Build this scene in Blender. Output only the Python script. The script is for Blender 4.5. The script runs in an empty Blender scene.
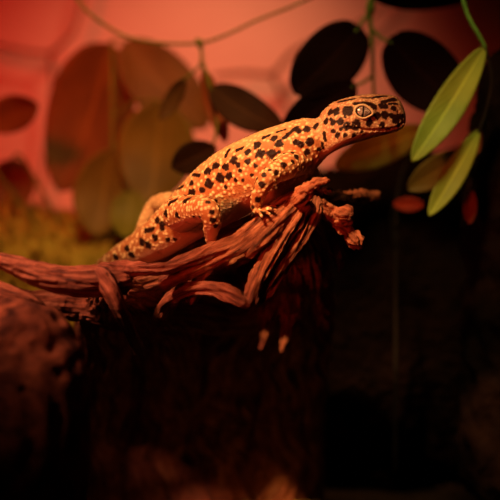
import bpy, bmesh, math, random
import numpy as np
from mathutils import Vector, Matrix, noise
from mathutils.bvhtree import BVHTree
from mathutils.kdtree import KDTree

random.seed(7); rng = np.random.default_rng(7)
scene = bpy.context.scene
COL = scene.collection

# ---------------------------------------------------------------- frame of reference (metres)
S = 0.00036          # metres per photo pixel at the animal's distance
D = 0.50             # camera to animal
Z0 = 0.115           # height of the lens above the substrate

def P(px, py, d=0.0):
    """point seen at (px,py) lying d millimetres behind the animal's plane"""
    d = d / 1000.0
    k = S * (D + d) / D
    return Vector(((px - 250) * k, d, Z0 + (250 - py) * k))

def L(r, d=0.0):
    return r * S * (D + d / 1000.0) / D

# ---------------------------------------------------------------- scene graph helpers
def tag(o, label=None, cat=None, group=None, kind=None):
    if label: o['label'] = label
    if cat: o['category'] = cat
    if group: o['group'] = group
    if kind: o['kind'] = kind
    return o

def link(name, me, mat=None, parent=None, smooth=True):
    o = bpy.data.objects.new(name, me)
    COL.objects.link(o)
    if mat: me.materials.append(mat)
    if parent:
        o.parent = parent
        o.matrix_parent_inverse = Matrix.Translation(-parent.location)
    if smooth:
        me.polygons.foreach_set('use_smooth', [True] * len(me.polygons))
    return o

def empty(name, loc):
    o = bpy.data.objects.new(name, None)
    COL.objects.link(o); o.location = loc; o.empty_display_size = 0.01
    return o

def mesh_from(name, verts, faces):
    me = bpy.data.meshes.new(name)
    me.from_pydata([tuple(v) for v in verts], [], faces)
    me.update()
    return me

# ---------------------------------------------------------------- node helpers
def new_mat(name):
    m = bpy.data.materials.new(name); m.use_nodes = True
    nt = m.node_tree
    return m, nt, nt.nodes['Principled BSDF']

def nd(nt, typ, **kw):
    n = nt.nodes.new(typ)
    for k, v in kw.items():
        if k.startswith('_'):
            setattr(n, k[1:], v)
        else:
            n.inputs[k].default_value = v
    return n

def ramp(nt, stops, fac):
    r = nt.nodes.new('ShaderNodeValToRGB')
    el = r.color_ramp.elements
    el[0].position, el[0].color = stops[0][0], (*stops[0][1], 1)
    el[1].position, el[1].color = stops[1][0], (*stops[1][1], 1)
    for p, c in stops[2:]:
        e = el.new(p); e.color = (*c, 1)
    nt.links.new(fac, r.inputs['Fac'])
    return r.outputs['Color']

def mixc(nt, fac, a, b, blend='MIX'):
    m = nt.nodes.new('ShaderNodeMix'); m.data_type = 'RGBA'; m.blend_type = blend
    for sock, v in ((m.inputs[0], fac), (m.inputs[6], a), (m.inputs[7], b)):
        if isinstance(v, (int, float)): sock.default_value = v
        elif isinstance(v, tuple): sock.default_value = (*v, 1)
        else: nt.links.new(v, sock)
    return m.outputs[2]

def bump(nt, bsdf, height, strength, dist):
    b = nd(nt, 'ShaderNodeBump', Strength=strength, Distance=dist)
    nt.links.new(height, b.inputs['Height'])
    nt.links.new(b.outputs['Normal'], bsdf.inputs['Normal'])
    return b

# ---------------------------------------------------------------- materials
def mat_skin():
    m, nt, b = new_mat('gecko_skin')
    at = nd(nt, 'ShaderNodeAttribute', _attribute_name='skin')
    sp = nt.nodes.new('ShaderNodeSeparateColor'); nt.links.new(at.outputs['Color'], sp.inputs[0])
    at2 = nd(nt, 'ShaderNodeAttribute', _attribute_name='skin_head')
    tc = nt.nodes.new('ShaderNodeTexCoord')
    n1 = nd(nt, 'ShaderNodeTexNoise', Scale=260.0, Detail=4.0, Roughness=0.6)
    nt.links.new(tc.outputs['Object'], n1.inputs['Vector'])
    base = ramp(nt, [(0.3, (0.60, 0.30, 0.09)), (0.7, (0.88, 0.60, 0.24))], n1.outputs['Fac'])
    base = mixc(nt, at2.outputs['Fac'], base, (0.62, 0.42, 0.28))
    tubc = mixc(nt, sp.outputs[1], (0.34, 0.06, 0.018), (1.0, 0.82, 0.42))
    base = mixc(nt, 0.72, base, tubc)
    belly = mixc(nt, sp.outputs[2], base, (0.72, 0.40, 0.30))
    col = mixc(nt, sp.outputs[0], belly, (0.018, 0.004, 0.003))
    nt.links.new(col, b.inputs['Base Color'])
    b.inputs['Roughness'].default_value = 0.55
    b.inputs['Specular IOR Level'].default_value = 0.15
    v = nd(nt, 'ShaderNodeTexVoronoi', Scale=1500.0)
    nt.links.new(tc.outputs['Object'], v.inputs['Vector'])
    bump(nt, b, v.outputs['Distance'], 0.35, 0.0004).invert = True
    return m

def mat_wood(name, dark, mid, light, rough=0.62):
    m, nt, b = new_mat(name)
    at = nd(nt, 'ShaderNodeAttribute', _attribute_name='fibre')
    mp = nt.nodes.new('ShaderNodeMapping'); nt.links.new(at.outputs['Vector'], mp.inputs['Vector'])
    n1 = nd(nt, 'ShaderNodeTexNoise', Scale=1.3, Detail=6.0, Roughness=0.65)
    nt.links.new(mp.outputs[0], n1.inputs['Vector'])
    tc = nt.nodes.new('ShaderNodeTexCoord')
    n2 = nd(nt, 'ShaderNodeTexNoise', Scale=90.0, Detail=5.0, Roughness=0.6)
    nt.links.new(tc.outputs['Object'], n2.inputs['Vector'])
    c = ramp(nt, [(0.34, dark), (0.52, mid), (0.72, light)], n1.outputs['Fac'])
    c2 = ramp(nt, [(0.35, (0.45, 0.40, 0.38)), (0.62, (1.0, 1.0, 1.0))], n2.outputs['Fac'])
    c = mixc(nt, 1.0, c, c2, 'MULTIPLY')
    nt.links.new(c, b.inputs['Base Color'])
    b.inputs['Roughness'].default_value = rough
    b.inputs['Specular IOR Level'].default_value = 0.3
    n3 = nd(nt, 'ShaderNodeTexNoise', Scale=3.2, Detail=6.0, Roughness=0.7)
    nt.links.new(mp.outputs[0], n3.inputs['Vector'])
    bump(nt, b, n3.outputs['Fac'], 0.65, 0.0014)
    return m

def mat_bark(name, dark, light, scale=70.0, spec=0.2):
    m, nt, b = new_mat(name)
    tc = nt.nodes.new('ShaderNodeTexCoord')
    n1 = nd(nt, 'ShaderNodeTexNoise', Scale=scale, Detail=7.0, Roughness=0.7, Distortion=0.4)
    nt.links.new(tc.outputs['Object'], n1.inputs['Vector'])
    v = nd(nt, 'ShaderNodeTexVoronoi', Scale=scale * 1.7)
    nt.links.new(tc.outputs['Object'], v.inputs['Vector'])
    c = ramp(nt, [(0.36, dark), (0.66, light)], n1.outputs['Fac'])
    c2 = ramp(nt, [(0.05, (0.25, 0.2, 0.2)), (0.32, (1, 1, 1))], v.outputs['Distance'])
    nt.links.new(mixc(nt, 0.8, c, c2, 'MULTIPLY'), b.inputs['Base Color'])
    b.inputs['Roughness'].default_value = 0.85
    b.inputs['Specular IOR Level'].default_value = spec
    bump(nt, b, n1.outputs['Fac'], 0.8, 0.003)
    return m

def mat_leaf(name, col, col2, trans=0.25, rough=0.45, vein=(1, 1, 1), spec=0.3):
    m, nt, b = new_mat(name)
    at = nd(nt, 'ShaderNodeAttribute', _attribute_name='blade')
    sx = nt.nodes.new('ShaderNodeSeparateXYZ'); nt.links.new(at.outputs['Vector'], sx.inputs[0])
    tc = nt.nodes.new('ShaderNodeTexCoord')
    n1 = nd(nt, 'ShaderNodeTexNoise', Scale=45.0, Detail=3.0)
    nt.links.new(tc.outputs['Object'], n1.inputs['Vector'])
    c = ramp(nt, [(0.35, col), (0.65, col2)], n1.outputs['Fac'])
    # midrib: thin paler line where |s| is small
    ab = nd(nt, 'ShaderNodeMath', _operation='ABSOLUTE'); nt.links.new(sx.outputs[1], ab.inputs[0])
    lt = nd(nt, 'ShaderNodeMath', _operation='LESS_THAN'); lt.inputs[1].default_value = 0.05
    nt.links.new(ab.outputs[0], lt.inputs[0])
    c = mixc(nt, lt.outputs[0], c, tuple(min(1, x * 1.7 * v) for x, v in zip(col2, vein)))
    nt.links.new(c, b.inputs['Base Color'])
    b.inputs['Roughness'].default_value = rough
    b.inputs['Specular IOR Level'].default_value = spec
    # side veins as relief
    ma = nd(nt, 'ShaderNodeMath', _operation='MULTIPLY_ADD')
    nt.links.new(ab.outputs[0], ma.inputs[0]); ma.inputs[1].default_value = -0.35
    nt.links.new(sx.outputs[0], ma.inputs[2])
    sn = nd(nt, 'ShaderNodeMath', _operation='SINE')
    mu = nd(nt, 'ShaderNodeMath', _operation='MULTIPLY'); mu.inputs[1].default_value = 60.0
    nt.links.new(ma.outputs[0], mu.inputs[0]); nt.links.new(mu.outputs[0], sn.inputs[0])
    bump(nt, b, sn.outputs[0], 0.15, 0.0005)
    tr = nt.nodes.new('ShaderNodeBsdfTranslucent'); nt.links.new(c, tr.inputs['Color'])
    ms = nt.nodes.new('ShaderNodeMixShader'); ms.inputs[0].default_value = trans
    nt.links.new(b.outputs[0], ms.inputs[1]); nt.links.new(tr.outputs[0], ms.inputs[2])
    nt.links.new(ms.outputs[0], nt.nodes['Material Output'].inputs['Surface'])
    return m

def mat_noise(name, a, c, scale, rough=0.9, bd=0.0, bs=0.4, detail=5.0, spec=0.2):
    m, nt, b = new_mat(name)
    tc = nt.nodes.new('ShaderNodeTexCoord')
    n1 = nd(nt, 'ShaderNodeTexNoise', Scale=scale, Detail=detail, Roughness=0.65)
    nt.links.new(tc.outputs['Object'], n1.inputs['Vector'])
    nt.links.new(ramp(nt, [(0.35, a), (0.65, c)], n1.outputs['Fac']), b.inputs['Base Color'])
    b.inputs['Roughness'].default_value = rough
    b.inputs['Specular IOR Level'].default_value = spec
    if bd: bump(nt, b, n1.outputs['Fac'], bs, bd)
    return m

def mat_eye():
    m, nt, b = new_mat('gecko_eye')
    at = nd(nt, 'ShaderNodeAttribute', _attribute_name='iris')
    sx = nt.nodes.new('ShaderNodeSeparateXYZ'); nt.links.new(at.outputs['Vector'], sx.inputs[0])
    tc = nt.nodes.new('ShaderNodeTexCoord')
    n1 = nd(nt, 'ShaderNodeTexNoise', Scale=2200.0, Detail=4.0, Roughness=0.7)
    nt.links.new(tc.outputs['Object'], n1.inputs['Vector'])
    c = ramp(nt, [(0.38, (0.10, 0.06, 0.05)), (0.62, (0.62, 0.50, 0.44))], n1.outputs['Fac'])
    # slit pupil
    ab = nd(nt, 'ShaderNodeMath', _operation='ABSOLUTE'); nt.links.new(sx.outputs[1], ab.inputs[0])
    sl = ramp(nt, [(0.07, (1, 1, 1)), (0.13, (0, 0, 0))], ab.outputs[0])
    c = mixc(nt, sl, c, (0.01, 0.006, 0.006))
    rim = ramp(nt, [(0.70, (0, 0, 0)), (0.80, (1, 1, 1))], sx.outputs[0])
    c = mixc(nt, rim, c, (0.012, 0.006, 0.005))
    nt.links.new(c, b.inputs['Base Color'])
    b.inputs['Roughness'].default_value = 0.18
    return m

M = {}
M['skin'] = mat_skin()
M['lid'] = mat_noise('eyelid_skin', (0.62, 0.42, 0.22), (0.80, 0.60, 0.36), 900.0, 0.5)
M['eye'] = mat_eye()
M['wood'] = mat_wood('driftwood', (0.080, 0.020, 0.010), (0.46, 0.14, 0.06), (0.76, 0.34, 0.18))
M['bark_red'] = mat_bark('red_brown_bark', (0.05, 0.014, 0.008), (0.40, 0.12, 0.05), 95.0)
M['bark_dark'] = mat_bark('shaded_bark', (0.004, 0.002, 0.0015), (0.012, 0.005, 0.003), 45.0, 0.05)  # near-black: darkness of the right side put into the bark colour
M['leaf_dark'] = mat_leaf('silhouette_leaf', (0.004, 0.0015, 0.0015), (0.007, 0.003, 0.003), 0.02, 0.7, spec=0.04)  # base colour nearly black, so unlit leaves show as silhouettes
M['leaf_shade'] = mat_leaf('shaded_leaf', (0.024, 0.010, 0.005), (0.042, 0.018, 0.008), 0.10, 0.6, spec=0.10)  # shade on these leaves is painted into their dark colour
M['leaf_brown'] = mat_leaf('brown_leaf', (0.13, 0.060, 0.016), (0.20, 0.095, 0.024), 0.30, 0.55, vein=(0.66, 0.66, 0.66))
M['leaf_olive'] = mat_leaf('olive_leaf', (0.18, 0.125, 0.020), (0.26, 0.18, 0.030), 0.30, 0.5, vein=(0.68, 0.68, 0.68))
M['leaf_young'] = mat_leaf('young_leaf', (0.21, 0.21, 0.025), (0.28, 0.28, 0.035), 0.3, 0.5, vein=(0.7, 0.7, 0.7))
M['leaf_lime'] = mat_leaf('yellow_green_leaf', (0.34, 0.48, 0.06), (0.46, 0.62, 0.09), 0.40, 0.5)
M['leaf_rust'] = mat_leaf('rust_leaf', (0.30, 0.07, 0.02), (0.42, 0.11, 0.03), 0.35, 0.5)
M['leaf_red'] = mat_leaf('red_leaf', (0.42, 0.03, 0.012), (0.56, 0.05, 0.02), 0.3, 0.5)
M['stem'] = mat_noise('green_stem', (0.11, 0.12, 0.020), (0.17, 0.19, 0.035), 200.0, 0.6)
M['stem_green'] = mat_noise('fresh_green_stem', (0.06, 0.20, 0.03), (0.12, 0.30, 0.05), 200.0, 0.5)
M['stem_dark'] = mat_noise('dark_stem', (0.008, 0.006, 0.003), (0.016, 0.010, 0.005), 200.0, 0.8)
M['twig'] = mat_noise('brown_twig', (0.16, 0.07, 0.03), (0.26, 0.12, 0.05), 200.0, 0.8)
M['moss'] = mat_noise('moss', (0.28, 0.17, 0.03), (0.46, 0.42, 0.07), 40.0, 0.9)
M['wall'] = mat_noise('painted_wall', (0.74, 0.56, 0.46), (0.80, 0.62, 0.52), 14.0, 0.85, 0.002, 0.15)
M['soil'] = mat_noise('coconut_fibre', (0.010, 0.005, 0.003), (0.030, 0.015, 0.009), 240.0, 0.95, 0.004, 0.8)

# ---------------------------------------------------------------- curves and tubes
def catmull(pts, steps):
    """pts: list of tuples; returns array interpolated through every point"""
    A = np.array(pts, float)
    n = len(A)
    if n == 2:
        t = np.linspace(0, 1, steps + 1)[:, None]
        return A[0] * (1 - t) + A[1] * t
    E = np.vstack([2 * A[0] - A[1], A, 2 * A[-1] - A[-2]])
    out = []
    for i in range(n - 1):
        p0, p1, p2, p3 = E[i:i + 4]
        for k in range(steps):
            t = k / steps
            out.append(0.5 * ((2 * p1) + (-p0 + p2) * t + (2 * p0 - 5 * p1 + 4 * p2 - p3) * t * t
                              + (-p0 + 3 * p1 - 3 * p2 + p3) * t ** 3))
    out.append(A[-1])
    return np.array(out)

def world_path(pts, steps):
    """pts (px,py,d,r) -> arrays of world centres and radii"""
    c = catmull(pts, steps)
    pos = [P(*q[:3]) for q in c]
    rad = [max(1e-5, L(max(0.2, q[3]), q[2])) for q in c]
    return pos, rad

def frames(pos):
    n = len(pos)
    T = []
    for i in range(n):
        a, b = pos[max(0, i - 1)], pos[min(n - 1, i + 1)]
        t = (b - a)
        T.append(t.normalized() if t.length > 1e-9 else Vector((1, 0, 0)))
    u = T[0].cross(Vector((0, 1, 0)))
    if u.length < 0.2: u = T[0].cross(Vector((1, 0, 0)))
    u.normalize()
    U = []
    for i in range(n):
        u = (u - T[i] * u.dot(T[i])).normalized()
        U.append(u.copy())
    return T, U

def tube_geo(pos, rad, seg, V, F, flat=1.0, round_ends=True):
    """append a closed tube with rounded ends to V,F"""
    T, U = frames(pos)
    rings = []
    P_, R_, T_, U_ = list(pos), list(rad), list(T), list(U)
    if round_ends:
        for (i, sgn) in ((0, -1), (len(pos) - 1, 1)):
            extra = []
            for a in (0.5, 0.85):
                extra.append((pos[i] + T[i] * sgn * rad[i] * a, rad[i] * math.sqrt(1 - a * a), T[i], U[i]))
            if sgn < 0:
                extra = extra[::-1]
                P_ = [e[0] for e in extra] + P_; R_ = [e[1] for e in extra] + R_
                T_ = [e[2] for e in extra] + T_; U_ = [e[3] for e in extra] + U_
            else:
                P_ += [e[0] for e in extra]; R_ += [e[1] for e in extra]
                T_ += [e[2] for e in extra]; U_ += [e[3] for e in extra]
    for p, r, t, u in zip(P_, R_, T_, U_):
        w = t.cross(u)
        base = len(V)
        for k in range(seg):
            a = 2 * math.pi * k / seg
            V.append(p + u * (r * math.cos(a)) + w * (r * flat * math.sin(a)))
        rings.append(base)
    for a, b in zip(rings[:-1], rings[1:]):
        for k in range(seg):
            k2 = (k + 1) % seg
            F.append((a + k, a + k2, b + k2, b + k))
    F.append(tuple(rings[0] + k for k in range(seg))[::-1])
    F.append(tuple(rings[-1] + k for k in range(seg)))

def px_tube(pts, V, F, steps=6, seg=12, flat=1.0):
    pos, rad = world_path(pts, steps)
    tube_geo(pos, rad, seg, V, F, flat)
    return pos, rad

def remeshed(V, F, voxel, smooth_it):
    """join overlapping closed shells into one continuous skin"""
    me = mesh_from('tmp', V, F)
    bm = bmesh.new(); bm.from_mesh(me)
    bmesh.ops.recalc_face_normals(bm, faces=bm.faces)
    bm.to_mesh(me); bm.free()
    o = bpy.data.objects.new('tmp', me); COL.objects.link(o)
    r = o.modifiers.new('r', 'REMESH'); r.mode = 'VOXEL'; r.voxel_size = voxel
    if smooth_it:
        s = o.modifiers.new('s', 'SMOOTH'); s.factor = 0.5; s.iterations = smooth_it
    dg = bpy.context.evaluated_depsgraph_get()
    out = bpy.data.meshes.new_from_object(o.evaluated_get(dg))
    bpy.data.objects.remove(o)
    out.materials.clear()
    return out

def get_co(me):
    a = np.empty(len(me.vertices) * 3); me.vertices.foreach_get('co', a); return a.reshape(-1, 3)
def get_no(me):
    a = np.empty(len(me.vertices) * 3); me.vertices.foreach_get('normal', a); return a.reshape(-1, 3)
def set_co(me, a):
    me.vertices.foreach_set('co', a.reshape(-1)); me.update()
def smoothstep(a, b, x):
    t = np.clip((x - a) / (b - a), 0, 1); return t * t * (3 - 2 * t)

CAM = Vector((0, -D, Z0))

# ================================================================ THE SETTING
def build_setting():
    # substrate
    n = 90
    V, F = [], []
    for j in range(n + 1):
        for i in range(n + 1):
            x = -0.45 + 0.90 * i / n; y = -0.35 + 0.80 * j / n
            z = 0.004 * noise.noise(Vector((x * 40, y * 40, 0))) + 0.002 * noise.noise(Vector((x * 160, y * 160, 3)))
            V.append((x, y, z - 0.003))
    for j in range(n):
        for i in range(n):
            a = j * (n + 1) + i
            F.append((a, a + 1, a + n + 2, a + n + 1))
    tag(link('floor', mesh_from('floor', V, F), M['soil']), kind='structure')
    # back wall of the enclosure
    bm = bmesh.new()
    bmesh.ops.create_cube(bm, size=1.0)
    bmesh.ops.scale(bm, vec=(0.90, 0.02, 0.60), verts=bm.verts)
    bmesh.ops.translate(bm, vec=(0, 0.44, 0.29), verts=bm.verts)
    me = bpy.data.meshes.new('wall_back'); bm.to_mesh(me); bm.free()
    tag(link('wall_back', me, M['wall'], smooth=False), kind='structure')

# ================================================================ THE GECKO
SECT = [  # top (px,py), bottom (px,py), depth mm, half width px, squareness
    ((80, 281), (83, 285), 50, 1.5, 2.0),
    ((91, 268), (99, 280), 45, 6, 2.0),
    ((102, 257), (116, 273), 40, 9, 2.0),
    ((115, 246.5), (133, 268), 35, 12, 2.0),
    ((130, 235), (149, 263), 31, 16, 2.0),
    ((145, 222.5), (166, 257), 26, 20, 2.0),
    ((160, 208), (184, 248), 22, 24, 2.1),
    ((172, 194.5), (202, 238), 19, 28, 2.1),
    ((186, 179), (218, 230), 15, 32, 2.2),
    ((203, 162.5), (233, 222), 12, 35, 2.2),
    ((222, 149), (248, 214), 8, 36, 2.2),
    ((243, 138.5), (265, 206), 5, 36, 2.2),
    ((265, 129.5), (282, 198), 3, 35, 2.2),
    ((287, 122.5), (300, 186), 2, 31, 2.1),
    ((303, 118.5), (315, 170), 1, 26, 2.0),
    ((317, 118.3), (325, 158.5), 0, 22, 2.0),
    ((322.5, 111.5), (332, 153), -1, 26.5, 2.2),
    ((331.5, 103.5), (340, 148.5), -2, 29, 2.3),
    ((343, 99.2), (348, 145), -2, 30.5, 2.4),
    ((356, 96), (357, 142), -2, 28.5, 2.4),
    ((368, 94.6), (367, 139), -2, 25, 2.4),
    ((380, 94.6), (377, 136.3), -2, 21.5, 2.4),
    ((391, 95.4), (388, 133.6), -2, 18, 2.4),
    ((398, 98.5), (397, 131), -2, 14, 2.4),
    ((403, 107), (402.5, 128), -2, 9.5, 2.2),
    ((405.5, 114.5), (405.3, 122), -2, 4, 2.0),
]

def build_gecko():
    V, F = [], []
    flat = [(*s[0], *s[1], s[2], s[3], s[4]) for s in SECT]
    dens = catmull(flat, 5)
    seg = 40
    rings = []
    spine = []
    for q in dens:
        t = P(q[0], q[1], q[4]); b = P(q[2], q[3], q[4])
        c = (t + b) / 2; up = (t - b) / 2
        dep = Vector((0, -1, 0)) * L(q[5], q[4])
        spine.append((c.x, c.y, c.z))
        e = 2.0 / q[6]
        hx = float(smoothstep(318.0, 336.0, (q[0] + q[2]) / 2)) * 0.20
        base = len(V)
        for k in range(seg):
            a = 2 * math.pi * k / seg
            ca, sa = math.cos(a), math.sin(a)
            e = 2.0 / (q[6] + (hx * 7.0 if ca < 0 else 0.0))
            V.append(c + up * (math.copysign(abs(ca) ** e, ca)) + dep * (math.copysign(abs(sa) ** e, sa)) * (1 - hx * 0.4 - hx * ca))
        rings.append(base)
    for a, b in zip(rings[:-1], rings[1:]):
        for k in range(seg):
            k2 = (k + 1) % seg
            F.append((a + k, a + k2, b + k2, b + k))
    F.append(tuple(rings[0] + k for k in range(seg)))
    F.append(tuple(rings[-1] + k for k in range(seg)))
    spine = np.array(spine)

    def limb(pts, toes, rt=2.3):
        px_tube(pts, V, F, steps=8, seg=18)
        palm = pts[-1]
        for t in toes:
            mid = ((palm[0] * 0.45 + t[0] * 0.55), (palm[1] * 0.45 + t[1] * 0.55) - 1.6, palm[2] * 0.45 + t[2] * 0.55)
            px_tube([(palm[0], palm[1], palm[2], rt), (*mid, rt), (*t, rt * 0.62)], V, F, steps=4, seg=8)
    # near fore leg: shoulder, elbow pointing back, forearm down, hand forward
    limb([(299, 160, -4, 15), (284, 168, -12, 12.5), (268, 178, -18, 9.5), (260, 192, -18, 7.6), (256, 205, -16, 5.8),
          (258, 210.5, -15, 4.6)],
         [(278, 206, -14), (276, 210, -18), (270, 214.5, -20), (262, 217, -21), (252, 215.5, -19)])
    # far fore leg, reaching ahead behind the knob of the wood
    limb([(300, 160, 8, 14), (308, 170, 20, 10), (315, 180, 24, 7), (317, 189, 20, 5), (320, 191, 18, 4)],
         [(332, 190, 18), (331, 192, 14), (327, 194, 12), (322, 195, 11), (314, 194, 22)])
    # near hind leg
    limb([(181, 214, 4, 19), (196, 210, -9, 14.5), (208, 210, -17, 11.5), (212, 221, -17, 9.5), (211, 234, -13, 7), (212, 243, -11, 5.2),
          (216, 246, -11, 4.4)],
         [(233, 243, -9), (231, 246, -12), (227, 249, -13), (220, 251, -14), (206, 248, -9)])
    # far hind leg
    limb([(183, 207, 28, 15), (166, 203, 38, 11), (155, 206, 43, 9), (145, 222, 43, 7), (138, 240, 42, 5), (139, 247, 41, 4)],
         [(152, 248, 40), (150, 252, 38), (146, 254, 38), (140, 256, 40), (131, 254, 44)])

    me = remeshed(V, F, 0.00034, 4)
    me.name = 'body'
    co = get_co(me); no = get_no(me)
    N = len(co)

    # ---- nearest section of the spine gives position along the body, height and side
    kd = KDTree(len(spine))
    for i, s in enumerate(spine): kd.insert(s, i)
    kd.balance()
    near = np.array([kd.find(Vector(c))[1] for c in co])
    along = near / (len(spine) - 1) * (len(SECT) - 1)        # in units of SECT index
    headw = smoothstep(14.5, 17.0, along)
    ctr = spine[near]

    bvh = BVHTree.FromPolygons([Vector(c) for c in co], [tuple(p.vertices) for p in me.polygons])
    def hit(px, py):
        d = (P(px, py, 0) - CAM).normalized()
        loc, nor, idx, dist = bvh.ray_cast(CAM, d)
        return (loc, nor) if loc is not None else (None, None)

    # ---- the dark markings, read off the animal's flank (px, py, radius) or dashes (x0,y0,x1,y1,radius)
    spots = [(307,129,3.3),(298,131,3),(310,142,3.3),(274,138,3),(279,143.5,3.5),(271,154,4),(307,152,2.9),(319,149.5,2),
      (296,157,2.4),(283.5,165,2.7),(293,162,1.9),(276.5,173,2.4),(270,170,1.6),(293,153,1.9),(284,153.5,1.5),(279,152,1.5),
      (216,165,3.9),(225.5,167,3.4),(233.5,160,3.5),(238,165,2.2),(247.6,152,3),(247.6,161.6,2.6),(257,145,3.5),(260,153.6,3.8),
      (264,138,2),(207.6,171,3.5),(219.6,177.5,4),(229,176,3),(209,184,4),(191.6,183,2.6),(202,190,2.6),(191.6,193,3.8),
      (264,175,2.4),(262,185,2.9),(257.5,199.5,2.5),(252.5,207,1.6),(255.6,166,2.0),(251.6,175,1.4),(186.5,200,4),(166,213.7,3.2),
      (177.5,215.6,2.7),(157,220,3.1),(162,226,3.6),(207.6,202,2.2),(195,218,2.5),(201,218.4,2.1),(187.6,223,2),(215.6,201,1.8),
      (212,212,2),(213,220,2.4),(216,226,2),(155,238,3),(142,242,3.6),(148,245,3.8),(127,248,2.8),(132,255,3),(116,257,2.8),(110,266,3),
      (168,240,2.4),(160,253,2),(175,239.6,2),(240,171,1.6),(236,180,1.6),(226,187,1.7),(243,180,1.5),
      (336,111.4,3.6),(330.6,112,3.2),(348,111,4.6),(326,121,2.8),(333,122.5,2.4),(340,122,3.3),(347,126,3.4),(356,125,4.0),
      (369,123,3.2),(338,135,2.4),(345,135,2),(354,135,2.1),(333,131,2.0),(373,106.6,3.2),(377,115.8,3),(385,114.8,3.3),
      (393.4,108.5,2.8),(396,119,4.2),(401,117,3.0),(382,124.6,2.8),(378,133.6,2.8),(363,136,2),(394.6,99.5,2),(388,130.3,1.9),
      (331,119,1.6),(341,129,1.7),(362,131.5,1.4),(371,135,1.3),(399.5,125,2.0),(345,117,1.4),(328,106.5,1.5)]
    dashes = [(284,138,297,127,1.9),(263,138,270,135,1.5),(277,132,285,129.5,1.3),(296,142,301,145,2.9),(315,128,317,124,1.9),(324,133,325.5,140,2.0),
      (237,150,243,147.5,1.9),(226,156,229,150,2.0),(193,174.5,199,175.5,2.0),(177,189.5,183,186.5,1.9),(170,203,175.5,200,2.9),
      (146,230.5,153,229,2.5),(340,101.8,354,99.5,2.1),(355,104.8,371,105.2,2.0),(350,96.6,358,95.8,1.2),(381,106.2,386,106.6,2.5),
      (374,97.5,386,96,1.5),(383,102.2,393,99.6,1.9),(361,98.5,372,98.2,1.2),(391,116,397,117,3.0),(322,143,323,148,1.4),
      (389,104,397,104,1.3)]
    caps = []                                        # (a, b, r)
    for s in spots:
        loc, nor = hit(s[0], s[1])
        if loc is not None: caps.append((loc, loc, L(s[2] * 1.16)))
    for s in dashes:
        a, _ = hit(s[0], s[1]); b, _ = hit(s[2], s[3])
        if a is not None and b is not None and (a - b).length < 0.012: caps.append((a, b, L(s[4])))
    # the other flank carries a like pattern, and the crown of the back its own spots
    def mirror(v):
        loc, i, _ = kd.find(v)
        return Vector((v.x, 2 * spine[i][1] - v.y, v.z))
    nearcaps = list(caps)
    for a, b, r in nearcaps:
        if a.y < spine[kd.find(a)[1]][1] - 0.003:
            la = bvh.find_nearest(mirror(a))[0]; lb = bvh.find_nearest(mirror(b))[0]
            caps.append((la, lb, r))
    up_ids = np.nonzero((no[:, 1] > -0.1) & (no[:, 2] > -0.2))[0]
    rng.shuffle(up_ids)
    for i in up_ids[:4000]:
        v = Vector(co[i])
        if all(min((v - a).length, (v - b).length) > r + L(4.6) for a, b, r in caps):
            caps.append((v, v, L(random.uniform(2.2, 3.8))))
    wob = np.array([noise.noise(Vector(c * 700)) for c in co]) * 0.50 + np.array([noise.noise(Vector(c * 1900)) for c in co]) * 0.26
    spot = np.zeros(N)
    for a, b, r in caps:
        A, B = np.array(a), np.array(b)
        ab = B - A; l2 = ab @ ab
        rel = co - A
        t = np.clip((rel @ ab) / l2, 0, 1) if l2 > 1e-12 else np.zeros(N)
        d = np.linalg.norm(rel - t[:, None] * ab, axis=1) / r
        m = d < 2
        spot[m] = np.maximum(spot[m], 1 - smoothstep(0.98, 1.28, d[m] + wob[m]))

    # ---- tubercles: rounded grains, coarse on flanks and legs, fine on the head, none on the belly
    def vor(c, s):
        ds, pts = noise.voronoi(Vector(c * s))
        return ds[0], ds[1]
    coarse = np.array([vor(c, 640.0) for c in co])
    fine = np.array([vor(c, 1150.0) for c in co])
    grain_c = 1 - smoothstep(0.0, 0.56, coarse[:, 0])
    grain_f = 1 - smoothstep(0.10, 0.60, fine[:, 0])
    under = smoothstep(0.42, 0.92, -no[:, 2])
    belly = under * (1 - headw * 0.3)
    rel_up = co[:, 2] - ctr[:, 2]
    flank = (1 - smoothstep(0.003, 0.012, rel_up)) * (1 - headw)      # strongest low on the flanks
    amp_c = (0.00010 + 0.00026 * flank) * (1 - 0.9 * under) * (1 - headw)
    amp_f = 0.00013 * headw * (1 - 0.5 * under)
    for foot in ((264, 211, -16), (222, 247, -11)):
        amp_c *= 0.15 + 0.85 * smoothstep(0.003, 0.0075, np.linalg.norm(co - np.array(P(*foot)), axis=1))
    disp = grain_c * amp_c + grain_f * amp_f
    plate_c = 1 - smoothstep(0.22, 0.52, coarse[:, 0])
    tub = 0.5 + (plate_c - 0.5) * (0.35 + 0.65 * flank) * (1 - headw) + (grain_f - 0.5) * 0.85 * headw
    tub = tub * (1 - under) + 0.5 * under

    # ---- face: orbit, mouth line, nostril
    eloc, enor = hit(362.5, 112.3)
    for c_ in (eloc, mirror(eloc)):
        d = np.linalg.norm(co - np.array(c_), axis=1)
        disp += 0.0012 * np.exp(-(d / L(11.0)) ** 2)
    bloc, _ = hit(362, 101.5)
    for c_ in (bloc, mirror(bloc)):
        d = np.linalg.norm((co - np.array(c_)) * np.array([0.6, 1, 1]), axis=1)
        disp += 0.0006 * np.exp(-(d / L(4.0)) ** 2)
    mouth_px = [(347, 127.2), (354, 128.6), (362, 129.4), (371, 130), (380, 130), (388, 129.4), (395, 127.8), (400, 125.2), (403.2, 122.6)]
    mp = [hit(*q)[0] for q in mouth_px]
    mp = [q for q in mp if q is not None]
    dm = np.full(N, 1.0); above = np.zeros(N)
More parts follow.
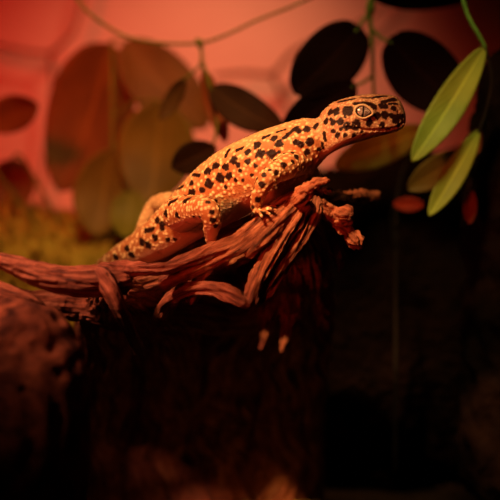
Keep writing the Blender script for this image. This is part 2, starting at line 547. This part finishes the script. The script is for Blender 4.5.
    for side in (0, 1):
        poly = mp if side == 0 else [mirror(q) for q in mp]
        for a, b in zip(poly[:-1], poly[1:]):
            A, B = np.array(a), np.array(b); ab = B - A; l2 = ab @ ab
            t = np.clip(((co - A) @ ab) / l2, 0, 1)
            q = A + t[:, None] * ab
            d = np.linalg.norm(co - q, axis=1)
            m = d < dm
            dm[m] = d[m]; above[m] = (co - q)[m][:, 2]
    groove = np.exp(-(dm / 0.00042) ** 2)
    disp -= 0.00055 * groove
    lip = np.exp(-((dm - 0.0009) / 0.0005) ** 2)
    disp += 0.00022 * lip * (0.4 + 0.6 * grain_f)
    nl, _ = hit(398.5, 112.5)
    for c_ in (nl, mirror(nl)):
        d = np.linalg.norm(co - np.array(c_), axis=1)
        disp -= 0.0006 * np.exp(-(d / 0.0006) ** 2)
    labial_glint = np.exp(-((dm - 0.0007) / 0.00045) ** 2) * (above > 0) * smoothstep(0.45, 0.8, grain_f)  # pale lip scales, with their glints painted in as light colour
    # skin folds at the neck
    fold = np.exp(-((along - 15.2) / 0.16) ** 2) * (1 - under)
    disp -= 0.00035 * fold

    set_co(me, co + no * disp[:, None])
    ca = me.color_attributes.new('skin', 'FLOAT_COLOR', 'POINT')
    spot = spot * (1 - 0.75 * smoothstep(0.35, 0.9, under)) * (1 - labial_glint * 0.9)
    buf = np.stack([np.clip(spot, 0, 1), np.clip(tub, 0, 1), np.clip(belly + labial_glint * 0.8, 0, 1), np.ones(N)], 1)
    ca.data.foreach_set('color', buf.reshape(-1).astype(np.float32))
    hf = me.attributes.new('skin_head', 'FLOAT', 'POINT')
    hf.data.foreach_set('value', (headw * 0.75).astype(np.float32))

    root = empty('leopard_gecko', P(225, 246, 0))
    tag(root, 'orange leopard gecko with black spots climbing over the driftwood, head raised to the right', 'gecko')
    link('body', me, M['skin'], root)

    # ---- eyes with pale rimmed lids
    for side in (0, 1):
        n = enor.copy(); c = eloc.copy()
        if side: c = mirror(c); n.y = -n.y
        n = (n + Vector((0, n.y, 0))).normalized()
        e1 = (Vector((1, 0, -0.10)) - n * Vector((1, 0, -0.10)).dot(n)).normalized()
        e2 = n.cross(e1)
        if e2.z < 0: e2 = -e2
        a_, b_ = L(8.0), L(6.3)
        def outline(th):
            cx, sy = math.cos(th), math.sin(th)
            taper = 1 - 0.42 * max(0.0, cx) ** 1.5
            return (a_ * (cx if cx < 0 else cx * 1.16), b_ * sy * taper)
        c0 = c + n * 0.0010
        Vv, Ff, IR = [], [], []
        nr, nt_ = 10, 40
        Vv.append(c0 + n * 0.0011); IR.append((0, 0, 0))
        for i in range(1, nr + 1):
            r = i / nr
            for k in range(nt_):
                x, y = outline(2 * math.pi * k / nt_)
                Vv.append(c0 + e1 * x * r + e2 * y * r + n * (0.0011 * (1 - r * r) - 0.0006 * (r > 0.99)))
                IR.append((r, x * r / a_ + 0.05, y * r / b_))
        for k in range(nt_):
            Ff.append((0, 1 + k, 1 + (k + 1) % nt_))
        for i in range(nr - 1):
            for k in range(nt_):
                p = 1 + i * nt_; q = p + nt_
                Ff.append((p + k, q + k, q + (k + 1) % nt_, p + (k + 1) % nt_))
        # closed behind, so it is a solid eyeball
        Vv.append(c0 - n * 0.0022); IR.append((1, 0, 0))
        last = 1 + (nr - 1) * nt_
        for k in range(nt_): Ff.append((last + k, len(Vv) - 1, last + (k + 1) % nt_))
        em = mesh_from('eye', Vv, Ff)
        bm = bmesh.new(); bm.from_mesh(em); bmesh.ops.recalc_face_normals(bm, faces=bm.faces); bm.to_mesh(em); bm.free()
        at = em.attributes.new('iris', 'FLOAT_VECTOR', 'POINT')
        at.data.foreach_set('vector', np.array(IR, np.float32).reshape(-1))
        link('eye', em, M['eye'], root)
        Vv, Ff = [], []
        ns = 48
        for k in range(ns):
            th = 2 * math.pi * k / ns
            x, y = outline(th); x2, y2 = outline(th + 0.05)
            p = c0 + e1 * x * 1.05 + e2 * y * 1.05 - n * 0.0001
            t = (e1 * (x2 - x) + e2 * (y2 - y)).normalized()
            w = t.cross(n).normalized()
            rr = 0.00040 * (1.25 if math.sin(th) > 0.2 else 1.0)
            for j in range(8):
                aa = 2 * math.pi * j / 8
                Vv.append(p + w * rr * math.cos(aa) + n * rr * 1.3 * math.sin(aa))
        for k in range(ns):
            for j in range(8):
                Ff.append((k * 8 + j, k * 8 + (j + 1) % 8, ((k + 1) % ns) * 8 + (j + 1) % 8, ((k + 1) % ns) * 8 + j))
        lm = mesh_from('eyelid', Vv, Ff)
        bm = bmesh.new(); bm.from_mesh(lm); bmesh.ops.recalc_face_normals(bm, faces=bm.faces); bm.to_mesh(lm); bm.free()
        link('eyelid', lm, M['lid'], root)['label'] = 'pale cream eyelid rim'

# ================================================================ THE DRIFTWOOD
def wood_mesh(strands, voxel, ridge_px, amp, stretch=7.0, rough=0.25, smooth_it=1, worn=(), craggy=()):
    V, F, samples = [], [], []
    for si, pts in enumerate(strands):
        pos, rad = px_tube(pts, V, F, steps=7, seg=20)
        T, U = frames(pos)
        s = 0.0
        for i, p in enumerate(pos):
            if i: s += (p - pos[i - 1]).length
            samples.append((p, rad[i], T[i], U[i], s, si))
    me = remeshed(V, F, voxel, smooth_it)
    co = get_co(me); no = get_no(me); N = len(co)
    C = np.array([tuple(s[0]) for s in samples]); Rr = np.array([s[1] for s in samples])
    best = np.empty(N, int)
    for k in range(0, N, 4000):
        d = np.linalg.norm(co[k:k + 4000, None, :] - C[None], axis=2) - Rr[None]
        best[k:k + 4000] = d.argmin(1)
    lam = L(ridge_px)
    fib = np.empty((N, 3), np.float32); disp = np.empty(N)
    for i in range(N):
        p, r, T, U, s, si = samples[best[i]]
        v = Vector(co[i]) - p
        W = T.cross(U)
        ss = s + v.dot(T)
        ang = math.atan2(v.dot(W), v.dot(U)) + ss * 9.0
        rr = min(r, L(16))
        warp = 0.35 * noise.noise(Vector((ss * 45, si * 3.1, 0.0)))
        q = Vector((math.cos(ang + warp) * rr / lam + si * 7.3, math.sin(ang + warp) * rr / lam + si * 3.7, ss / (lam * stretch)))
        n1 = 1 - abs(noise.noise(q * 0.9)) * 2.2
        n2 = noise.noise(q * 2.3)
        n3 = noise.noise(Vector(co[i] * 420)) * rough + noise.noise(Vector(co[i] * 1100)) * rough * 0.5
        k = min(1.0, r / L(6)) 
        if si in worn: k *= 0.4
        if si in craggy: n3 = n3 * 2.6 - 0.9 * max(0.0, 0.34 - noise.voronoi(Vector(co[i] * 330))[0][0]) / 0.34
        disp[i] = amp * k * (0.8 * (n1 - 0.4) + 0.45 * n2 + n3)
        fib[i] = q
    set_co(me, co + no * disp[:, None])
    at = me.attributes.new('fibre', 'FLOAT_VECTOR', 'POINT')
    at.data.foreach_set('vector', fib.reshape(-1))
    return me

def build_wood():
    st = [
        # left arm
        [(-90, 262, -50, 8), (-30, 259, -46, 7), (0, 261, -43, 8), (40, 275, -38, 13), (75, 281, -33, 15.5), (100, 281, -28, 16), (118, 281, -24, 15)],
        # ridge falling from the knot
        [(101, 277, -31, 11), (112, 294, -31, 9), (122, 315, -27, 7), (132, 336, -16, 6), (140, 352, 4, 6)],
        # lower arm at far left
        [(-80, 283, -46, 10), (-20, 287, -44, 10), (10, 296, -41, 10), (32, 304, -37, 8), (48, 313, -32, 5)],
        # upper rim from the knot to the head of the wood
        [(104, 273, -27, 9), (122, 270, -25, 8), (140, 269, -24, 6), (165, 268, -22, 5.5), (190, 260, -19, 6), (212, 250.5, -17, 7), (235, 242, -16, 6.5),
         (254, 228, -15, 7), (268, 216, -13, 8), (284, 205, -9, 9), (300, 200, -5, 9)],
        # second rim, below
        [(300, 202, -6, 9), (280, 214, -12, 8), (262, 229, -16, 7), (240, 247, -17, 5), (220, 259, -17, 5), (200, 268, -17, 5), (180, 276, -17, 6), (165, 283, -15, 6)],
        [(216, 254, -15, 7), (206, 265, -14, 8), (198, 280, -11, 8), (192, 296, -8, 8)],
        # lip curling round under the hollow
        [(156, 330, 22, 5), (163, 312, 10, 7), (172, 299, -3, 7), (184, 292, -12, 7), (198, 289, -16, 6), (214, 289, -18, 6.5), (229, 294, -20, 8), (240, 300, -21, 7), (247, 302, -20, 6),
         (252, 290, -19, 6), (262, 270, -16, 8), (277, 246, -14, 9), (290, 225, -11, 9), (303, 205, -7, 9)],
        # outer falling strand
        [(258, 300, -12, 5), (266, 290, -13, 7), (282, 264, -11, 8), (298, 239, -8, 9), (310, 218, -4, 9), (314, 204, -2, 8)],
        # wedge strands under the fore foot
        [(296, 204, -8, 8), (278, 222, -14, 8), (262, 240, -17, 7), (250, 254, -17, 5)],
        [(290, 205, -10, 7), (272, 224, -15, 6), (252, 241, -17, 5), (236, 253, -17, 4)],
        # knob and right-hand spurs
        [(293, 203, -10, 7), (305, 192, -15, 6.5), (315, 185, -17, 5.5), (327, 180, -17, 3)],
        [(306, 206, -3, 9), (320, 208, -1, 8), (333, 214, 1, 7), (345, 216, -1, 9.5)],
        [(334, 218, 4, 8), (347, 230, 2, 6.5), (355, 241, -1, 8.5)],
        [(318, 212, 8, 10), (328, 232, 16, 9), (336, 252, 20, 7), (340, 266, 24, 4)],
        [(310, 205, 12, 10), (334, 200, 26, 7), (358, 197, 40, 6), (376, 196, 50, 4)],
        # hanging root with two prongs
        [(288, 262, 40, 15), (290, 290, 48, 15), (290, 312, 54, 11), (286, 334, 50, 5), (281, 351, 44, 2.2)],
        [(280, 270, 40, 14), (272, 300, 52, 11), (265, 328, 46, 5), (262, 349, 36, 2.8)],
        # body of the stump, set back in its own shade
        [(300, 220, 20, 18), (278, 240, 40, 24), (245, 290, 78, 40), (215, 370, 112, 56), (205, 440, 122, 64), (200, 505, 122, 78)],
        [(300, 222, 20, 16), (306, 250, 40, 20), (300, 310, 80, 34), (285, 390, 112, 40), (270, 505, 120, 54)],
        [(122, 290, 0, 13), (146, 300, 24, 18), (165, 330, 66, 32), (165, 400, 106, 44), (160, 505, 116, 56)],
        [(106, 292, 0, 13), (104, 320, 40, 26), (95, 400, 98, 38), (90, 508, 112, 56)],
        [(150, 290, 20, 14), (185, 296, 40, 26), (225, 300, 62, 36), (262, 290, 66, 36)],
        [(130, 286, 8, 11), (175, 276, 16, 12), (220, 260, 22, 12), (258, 240, 18, 13), (295, 214, 8, 12)],
        [(100, 284, 40, 14), (140, 268, 46, 15), (185, 254, 44, 17), (230, 240, 38, 17), (275, 222, 30, 15), (305, 208, 20, 12)],
        [(-60, 300, 14, 10), (20, 300, 18, 10), (70, 306, 20, 13), (125, 312, 24, 20)],
    ]
    me = wood_mesh(st, 0.00046, 4.6, 0.00145, 11.0, worn=(0, 1, 2), craggy=(10, 11, 12, 14))
    me.name = 'driftwood'
    o = link('driftwood', me, M['wood'])
    tag(o, 'gnarled reddish driftwood stump with ridged strands that the gecko climbs on', 'driftwood')

def build_logs():
    # rounded bark log lying end-on at lower left
    V, F = [], []
    nu, nv = 110, 90
    c = P(4, 398, -64); rx, rz, ry = L(88, -64), L(100, -64), 0.021
    for j in range(nv + 1):
        th = math.pi * j / nv
        for i in range(nu):
            ph = 2 * math.pi * i / nu
            n = Vector((math.sin(th) * math.cos(ph), math.sin(th) * math.sin(ph), math.cos(th)))
            q = Vector((math.copysign(abs(n.x) ** 0.9, n.x) * rx, math.copysign(abs(n.y) ** 0.8, n.y) * ry, n.z * rz))
            w = c + q
            dsp = 0.0024 * noise.noise(w * 70) + 0.0013 * noise.noise(w * 190)
            v = noise.voronoi(w * 150)[0][0]
            dsp -= 0.0026 * max(0, 0.32 - v) / 0.32
            w = w + n * dsp
            if w.z < 0.02: w.z = max(-0.004, 0.02 - (0.02 - w.z) * 0.75)
            V.append(w)
    for j in range(nv):
        for i in range(nu):
            i2 = (i + 1) % nu
            F.append((j * nu + i, (j + 1) * nu + i, (j + 1) * nu + i2, j * nu + i2))
    # stretch the foot of it to the substrate
    V = [Vector(v) for v in V]
    zlow = min(v.z for v in V)
    zc = c.z
    for v in V:
        if v.z < zc: v.z = zc + (v.z - zc) * (zc + 0.004) / (zc - zlow)
    tag(link('bark_log', mesh_from('bark_log', V, F), M['bark_red']),
        'rounded rough red-brown bark log at the lower left, in front of the driftwood', 'log')

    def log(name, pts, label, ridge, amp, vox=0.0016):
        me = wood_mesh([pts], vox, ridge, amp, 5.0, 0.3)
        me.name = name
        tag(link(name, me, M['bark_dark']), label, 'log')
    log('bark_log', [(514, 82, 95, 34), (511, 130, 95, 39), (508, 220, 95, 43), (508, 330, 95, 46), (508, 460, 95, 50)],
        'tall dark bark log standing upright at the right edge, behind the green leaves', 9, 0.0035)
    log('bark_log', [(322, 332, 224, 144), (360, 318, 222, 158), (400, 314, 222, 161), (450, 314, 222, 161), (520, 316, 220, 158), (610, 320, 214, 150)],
        'added near-black bark log filling the dark area to the right of the driftwood', 16, 0.006)  # added log, fills what is only darkness behind the wood

# ================================================================ PLANTS
def leaf_mesh(name, base, tip, w, d0, d1, fold=0.18, bow=0.10, broad=0.5, roll=0.0, sharp=1.0):
    """blade from base to tip (photo px), widest at 'broad' of its length; fold = keel, bow = arch"""
    A = P(*base, d0); B = P(*tip, d1)
    ax = B - A; ln = ax.length; ax.normalize()
    back = Vector((0, 1, 0))
    side = ax.cross(back).normalized()
    nrm = side.cross(ax).normalized()
    if roll:
        R = Matrix.Rotation(roll, 3, ax); side = R @ side; nrm = R @ nrm
    W = L(w, (d0 + d1) / 2) / 2
    nu, nv = 28, 12
    V, F, AT = [], [], []
    k = math.log(0.5) / math.log(broad)
    for i in range(nu + 1):
        t = i / nu
        wt = W * max(0.0, math.sin(math.pi * t ** k)) ** (0.62 * sharp)
        for j in range(nv + 1):
            s = -1 + 2 * j / nv
            rip = 0.03 * W * math.sin(9 * t + 3 * s) * abs(s)
            p = A + ax * ln * t + side * wt * s + nrm * (bow * ln * math.sin(math.pi * t) - fold * wt * abs(s) ** 1.4 + rip)
            V.append(p); AT.append((t, s, 0))
    for i in range(nu):
        for j in range(nv):
            a = i * (nv + 1) + j
            F.append((a, a + 1, a + nv + 2, a + nv + 1))
    me = mesh_from(name, V, F)
    at = me.attributes.new('blade', 'FLOAT_VECTOR', 'POINT')
    at.data.foreach_set('vector', np.array(AT, np.float32).reshape(-1))
    return me

def add_leaf(root, mat, *a, label=None, **k):
    o = link('leaf', leaf_mesh('leaf', *a, **k), M[mat], root)
    s = o.modifiers.new('thickness', 'SOLIDIFY'); s.thickness = 0.0006; s.offset = 0
    if label: o['label'] = label
    return o

def add_stem(root, mat, pts, name='stem'):
    V, F = [], []
    px_tube(pts, V, F, steps=8, seg=10)
    return link(name, mesh_from(name, V, F), M[mat], root)

def build_plants():
    # --- bushy plant at the left, rooted in the moss
    r = empty('broad_leaf_plant', P(100, 300, 215))
    tag(r, 'bushy plant with large brown and olive leaves in the red glow at left', 'plant')
    add_stem(r, 'stem', [(104, 330, 215, 3), (107, 240, 213, 2.6), (112, 150, 212, 2.3), (112, 90, 214, 2), (112, 40, 214, 1.6)])
    for pts in ([(112, 160, 212, 1.8), (112, 154, 204, 1.6), (110, 150, 198, 1.5)], [(111, 120, 213, 1.8), (135, 102, 205, 1.6), (158, 101, 196, 1.5)],
                [(112, 42, 214, 1.6), (118, 40, 214, 1.4), (125, 42, 214, 1.3)], [(107, 240, 213, 2), (122, 205, 200, 1.6), (131, 191, 188, 1.4)],
                [(105, 300, 215, 2), (55, 215, 222, 1.8), (22, 158, 225, 1.6), (12, 160, 225, 1.5)],
                [(104, 310, 215, 2), (10, 190, 205, 1.8), (-22, 140, 200, 1.6), (-16, 126, 200, 1.5)]):
        add_stem(r, 'stem', pts, 'leaf_stalk')
    add_leaf(r, 'leaf_brown', (110, 43), (60, 192), 90, 214, 222, broad=0.42, roll=0.15)
    add_leaf(r, 'leaf_brown', (124, 42), (207, 128), 66, 214, 200, broad=0.45, roll=-0.2)
    add_leaf(r, 'leaf_olive', (160, 102), (150, 206), 80, 196, 190, broad=0.45, roll=0.1)
    add_leaf(r, 'leaf_olive', (110, 149), (96, 236), 62, 198, 192, broad=0.5)
    add_leaf(r, 'leaf_brown', (-18, 126), (38, 104), 38, 200, 190, broad=0.5, roll=0.3)
    add_leaf(r, 'leaf_brown', (13, 159), (9, 214), 48, 225, 222, broad=0.45)
    add_leaf(r, 'leaf_young', (131, 191), (126, 238), 38, 188, 176, broad=0.45)

    # --- thin vine crossing the top, dropping a spray of leaves
    r = empty('hanging_vine', P(200, 44, 130))
    tag(r, 'thin vine crossing the upper left with a spray of narrow leaves dropping behind the gecko', 'plant')
    add_stem(r, 'stem', [(60, -25, 150, 1.6), (84, 8, 146, 1.6), (105, 25, 142, 1.6), (130, 38, 138, 1.6), (165, 43.5, 134, 1.5), (200, 43, 130, 1.5), (226, 35, 127, 1.4),
                         (258, 20, 124, 1.4), (300, 3, 120, 1.4), (345, -20, 116, 1.4)])
    V, F = [], []
    px_tube([(198, 41, 130, 3.2), (200, 44, 130, 3.8), (201, 48, 130, 2.4)], V, F, seg=12)
    link('node', mesh_from('node', V, F), M['stem'], r)
    for pts in ([(200, 44, 130, 1.8), (202, 58, 128, 1.5), (198, 68, 127, 1.4), (184, 79, 126, 1.3)], [(201, 58, 128, 1.5), (207, 74, 122, 1.5), (212, 90, 114, 1.4)],
                [(203, 62, 128, 1.4), (212, 100, 118, 1.4), (217, 125, 112, 1.4), (213, 146, 104, 1.4)], [(202, 58, 128, 1.4), (203, 68, 126, 1.2)]):
        add_stem(r, 'stem', pts, 'leaf_stalk')
    add_leaf(r, 'leaf_shade', (211, 88), (284, 131), 40, 114, 100, broad=0.42, roll=-0.25, label='leaf pointing right, darkened for shade')
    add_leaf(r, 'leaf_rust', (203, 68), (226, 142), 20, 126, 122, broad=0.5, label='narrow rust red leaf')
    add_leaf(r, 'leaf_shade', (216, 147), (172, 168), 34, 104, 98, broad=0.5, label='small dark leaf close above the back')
    add_leaf(r, 'leaf_brown', (185, 78), (160, 120), 18, 126, 130, broad=0.5)

    # --- plant with black-looking rounded leaves, hanging in the middle
    r = empty('round_leaf_plant', P(371, 20, 110))
    tag(r, 'hanging plant with large rounded leaves, coloured near-black as silhouettes, above and beside the gecko head', 'plant')
    add_stem(r, 'stem_green', [(378, -30, 112, 2.4), (372, 0, 110, 2.4), (370, 12, 110, 2.4), (372, 45, 110, 2), (373, 75, 110, 1.8), (374, 98, 112, 1.5)])
    V, F = [], []
    px_tube([(372, -2, 110, 3), (370, 9, 110, 4.6), (370, 16, 110, 2.6)], V, F, seg=12)
    link('node', mesh_from('node', V, F), M['stem_green'], r)
    for pts in ([(370, 12, 110, 2), (362, 22, 108, 1.8), (356, 31, 106, 1.6)], [(371, 28, 110, 1.8), (380, 37, 108, 1.6), (391, 43, 105, 1.5)],
                [(373, 75, 110, 1.6), (364, 82, 106, 1.5), (352, 87, 100, 1.4)]):
        add_stem(r, 'stem_green', pts, 'leaf_stalk')
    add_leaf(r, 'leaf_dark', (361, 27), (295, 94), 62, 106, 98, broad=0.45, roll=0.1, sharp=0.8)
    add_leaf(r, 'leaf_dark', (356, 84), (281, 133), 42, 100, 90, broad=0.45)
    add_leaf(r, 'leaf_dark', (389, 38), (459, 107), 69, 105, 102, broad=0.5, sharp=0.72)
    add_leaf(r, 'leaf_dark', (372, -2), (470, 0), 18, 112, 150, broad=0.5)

    # --- plant with slim lit green leaves at the right
    r = empty('hanging_slim_leaf_plant', P(484, 46, 58))
    tag(r, 'plant with slim yellow-green leaves hanging down at the right, beside the dark log', 'plant')
    add_stem(r, 'stem_green', [(455, -30, 62, 2.2), (463, 0, 60, 2.2), (469, 18, 59, 2.2), (478, 34, 58, 2.2), (485, 47, 58, 2)])
    add_stem(r, 'stem_dark', [(485, 47, 58, 1.9), (492, 80, 60, 1.8), (486, 112, 62, 1.7), (479, 131, 62, 1.5), (470, 150, 66, 1.4)])
    add_stem(r, 'stem_dark', [(486, 112, 62, 1.6), (482, 150, 68, 1.4), (472, 190, 70, 1.3)], 'leaf_stalk')
    add_leaf(r, 'leaf_lime', (485, 46), (412, 162), 33, 58, 50, broad=0.5, fold=0.3, roll=0.2)
    add_leaf(r, 'leaf_lime', (479, 130), (429, 216), 24, 62, 54, broad=0.5, fold=0.3, roll=0.2)
    add_leaf(r, 'leaf_olive', (470, 150), (408, 190), 30, 70, 80, broad=0.55)
    add_leaf(r, 'leaf_rust', (479, 128), (466, 164), 19, 68, 66, broad=0.5, label='short rust coloured leaf')
    add_leaf(r, 'leaf_rust', (472, 190), (469, 224), 14, 70, 70, broad=0.5, label='short rust coloured leaf')

    # --- low leaves behind the wood on the right
    r = empty('low_leaf_plant', P(395, 468, 112))
    tag(r, 'low plant with an olive and a red leaf below the gecko chin', 'plant')
    add_stem(r, 'stem_dark', [(395, 470, 112, 2), (396, 330, 114, 2), (396, 250, 116, 1.8), (400, 180, 124, 1.6), (428, 129, 134, 1.4)])
    add_stem(r, 'stem_dark', [(396, 250, 116, 1.6), (391, 220, 113, 1.4), (393, 204, 110, 1.3)], 'leaf_stalk')
    add_leaf(r, 'leaf_lime', (428, 128), (334, 166), 36, 134, 126, broad=0.5)
    add_leaf(r, 'leaf_red', (393, 204), (424, 205), 15, 110, 106, broad=0.5, label='small red leaf')

    # --- twigs by the back wall; the forked one stands in for stem shadows
    V, F = [], []
    for pts in ([(215, 76, 405, 2.6), (245, 73, 404, 2.8), (272, 74, 402, 3), (290, 55, 402, 3), (312, 42, 404, 2.8), (345, 32, 407, 2.4), (385, 5, 410, 2), (400, -30, 412, 2)],
                [(272, 74, 402, 2.8), (280, 92, 404, 2.6), (290, 112, 407, 2.4), (300, 150, 410, 2.4), (300, 260, 410, 2.6)]):
        px_tube(pts, V, F, seg=10)
    tag(link('shadow_line_twig', remeshed(V, F, 0.0007, 2), M['twig']), 'forked brown twig in place of stem shadows on the back wall above the gecko back', 'twig')
    V, F = [], []
    for pts in ([(-30, 40, 405, 2.4), (0, 46, 404, 2.4), (30, 52, 403, 2.4), (50, 53, 402, 2.4), (64, 42, 402, 2.4), (76, 26, 404, 2.2), (90, -30, 406, 2)],
                [(50, 53, 402, 2.2), (52, 90, 406, 2.2), (40, 200, 410, 2.2), (38, 260, 410, 2.2)]):
        px_tube(pts, V, F, seg=10)
    tag(link('thin_twig', remeshed(V, F, 0.0007, 2), M['twig']), 'thin bent twig against the back wall in the red upper left corner', 'twig')

def build_moss():
    V, F = [], []
    nx, ny = 70, 50
    def height(x, y):
        px_t = 250 + x / (S * (D + y) / D)
        env = 1 - smoothstep(130.0, 250.0, px_t) * 0.85
        ramp_ = smoothstep(0.10, 0.21, y)
        return (0.006 + 0.122 * ramp_ * env * (1 + 0.10 * noise.noise(Vector((x * 28, y * 28, 0))))
                + 0.004 * noise.noise(Vector((x * 120, y * 120, 2))))
    for j in range(ny + 1):
        for i in range(nx + 1):
            x = -0.34 + 0.37 * i / nx; y = 0.075 + 0.345 * j / ny
            V.append(Vector((x, y, height(x, y))))
    for j in range(ny):
        for i in range(nx):
            a = j * (nx + 1) + i
            F.append((a, a + 1, a + nx + 2, a + nx + 1))
    for _ in range(5200):
        x = random.uniform(-0.32, 0.02); y = random.uniform(0.11, 0.36)
        b = Vector((x, y, height(x, y) - 0.001))
        h = random.uniform(0.004, 0.011); a = random.uniform(0, 6.28)
        s = Vector((math.cos(a), math.sin(a), 0)) * random.uniform(0.0010, 0.0022)
        lean = Vector((random.uniform(-1, 1), random.uniform(-1, 1), 0)) * h * 0.6
        k = len(V)
        V += [b - s, b + s, b + lean * 0.5 + Vector((0, 0, h * 0.6)) + s * 0.9, b + lean * 0.5 + Vector((0, 0, h * 0.6)) - s * 0.9, b + lean + Vector((0, 0, h))]
        F += [(k, k + 1, k + 2, k + 3), (k + 3, k + 2, k + 4)]
    tag(link('moss', mesh_from('moss', V, F), M['moss']), 'bank of olive and rust moss behind the driftwood arm, at left', 'moss', kind='stuff')

# ================================================================ LIGHT, CAMERA
def aim(o, target):
    o.rotation_euler = (Vector(target) - o.location).to_track_quat('-Z', 'Y').to_euler()

def spot(name, loc, target, energy, color, angle, blend=1.0, radius=0.02, oval=1.0):
    l = bpy.data.lights.new(name, 'SPOT'); l.energy = energy; l.color = color
    l.spot_size = math.radians(angle); l.spot_blend = blend; l.shadow_soft_size = radius
    o = bpy.data.objects.new(name, l); COL.objects.link(o); o.location = loc; aim(o, target); o.scale = (1, oval, 1)
    return o

def build_light():
    spot('basking_lamp', (-0.13, -0.25, 0.40), P(266, 180, 0), 14.0, (1.0, 0.48, 0.19), 28, 0.9, 0.014, 0.48)
    spot('back_lamp', (0.01, 0.20, 0.36), P(205, 150, 430), 1.85, (1.0, 0.41, 0.20), 72, 1.0, 0.03)
    spot('plant_fill', (-0.05, -0.06, 0.42), P(190, 135, 180), 4.5, (1.0, 0.42, 0.12), 46, 1.0, 0.03)  # added fill from the front for plants and moss
    spot('leaf_fill', (0.02, -0.10, 0.42), P(448, 120, 58), 3.0, (1.0, 0.60, 0.22), 24, 1.0, 0.02)  # extra spot added to brighten the slim leaves at right
    spot('red_lamp', (-0.24, -0.05, 0.34), P(45, 70, 300), 6.0, (1.0, 0.02, 0.012), 48, 1.0, 0.03)
    spot('left_wood_fill', (-0.25, -0.22, 0.34), P(22, 256, -45), 15.0, (1.0, 0.40, 0.25), 17.5, 1.0, 0.03, 0.85)  # added fill to bring up the left arm and bark log
    spot('red_fill', (-0.20, -0.34, 0.14), P(248, 158, 0), 5.0, (1.0, 0.07, 0.02), 19, 1.0, 0.04, 0.75)
    w = bpy.data.worlds.new('World'); scene.world = w; w.use_nodes = True
    w.node_tree.nodes['Background'].inputs[0].default_value = (1.0, 0.2, 0.12, 1)
    w.node_tree.nodes['Background'].inputs[1].default_value = 0.004

def build_camera():
    c = bpy.data.cameras.new('camera'); c.sensor_width = 36; c.lens = 36 * D / (500 * S)
    c.clip_start = 0.01; c.clip_end = 10
    c.dof.use_dof = True; c.dof.focus_distance = D - 0.009; c.dof.aperture_fstop = 8.0
    o = bpy.data.objects.new('camera', c); COL.objects.link(o)
    o.location = CAM; o.rotation_euler = (math.pi / 2, 0, 0)
    scene.camera = o

build_setting()
build_moss()
build_plants()
build_logs()
build_wood()
build_gecko()
build_light()
build_camera()
vs = scene.view_settings
vs.view_transform = 'Standard'; vs.look = 'None'; vs.exposure = 0.0; vs.gamma = 1.0; vs.use_curve_mapping = False
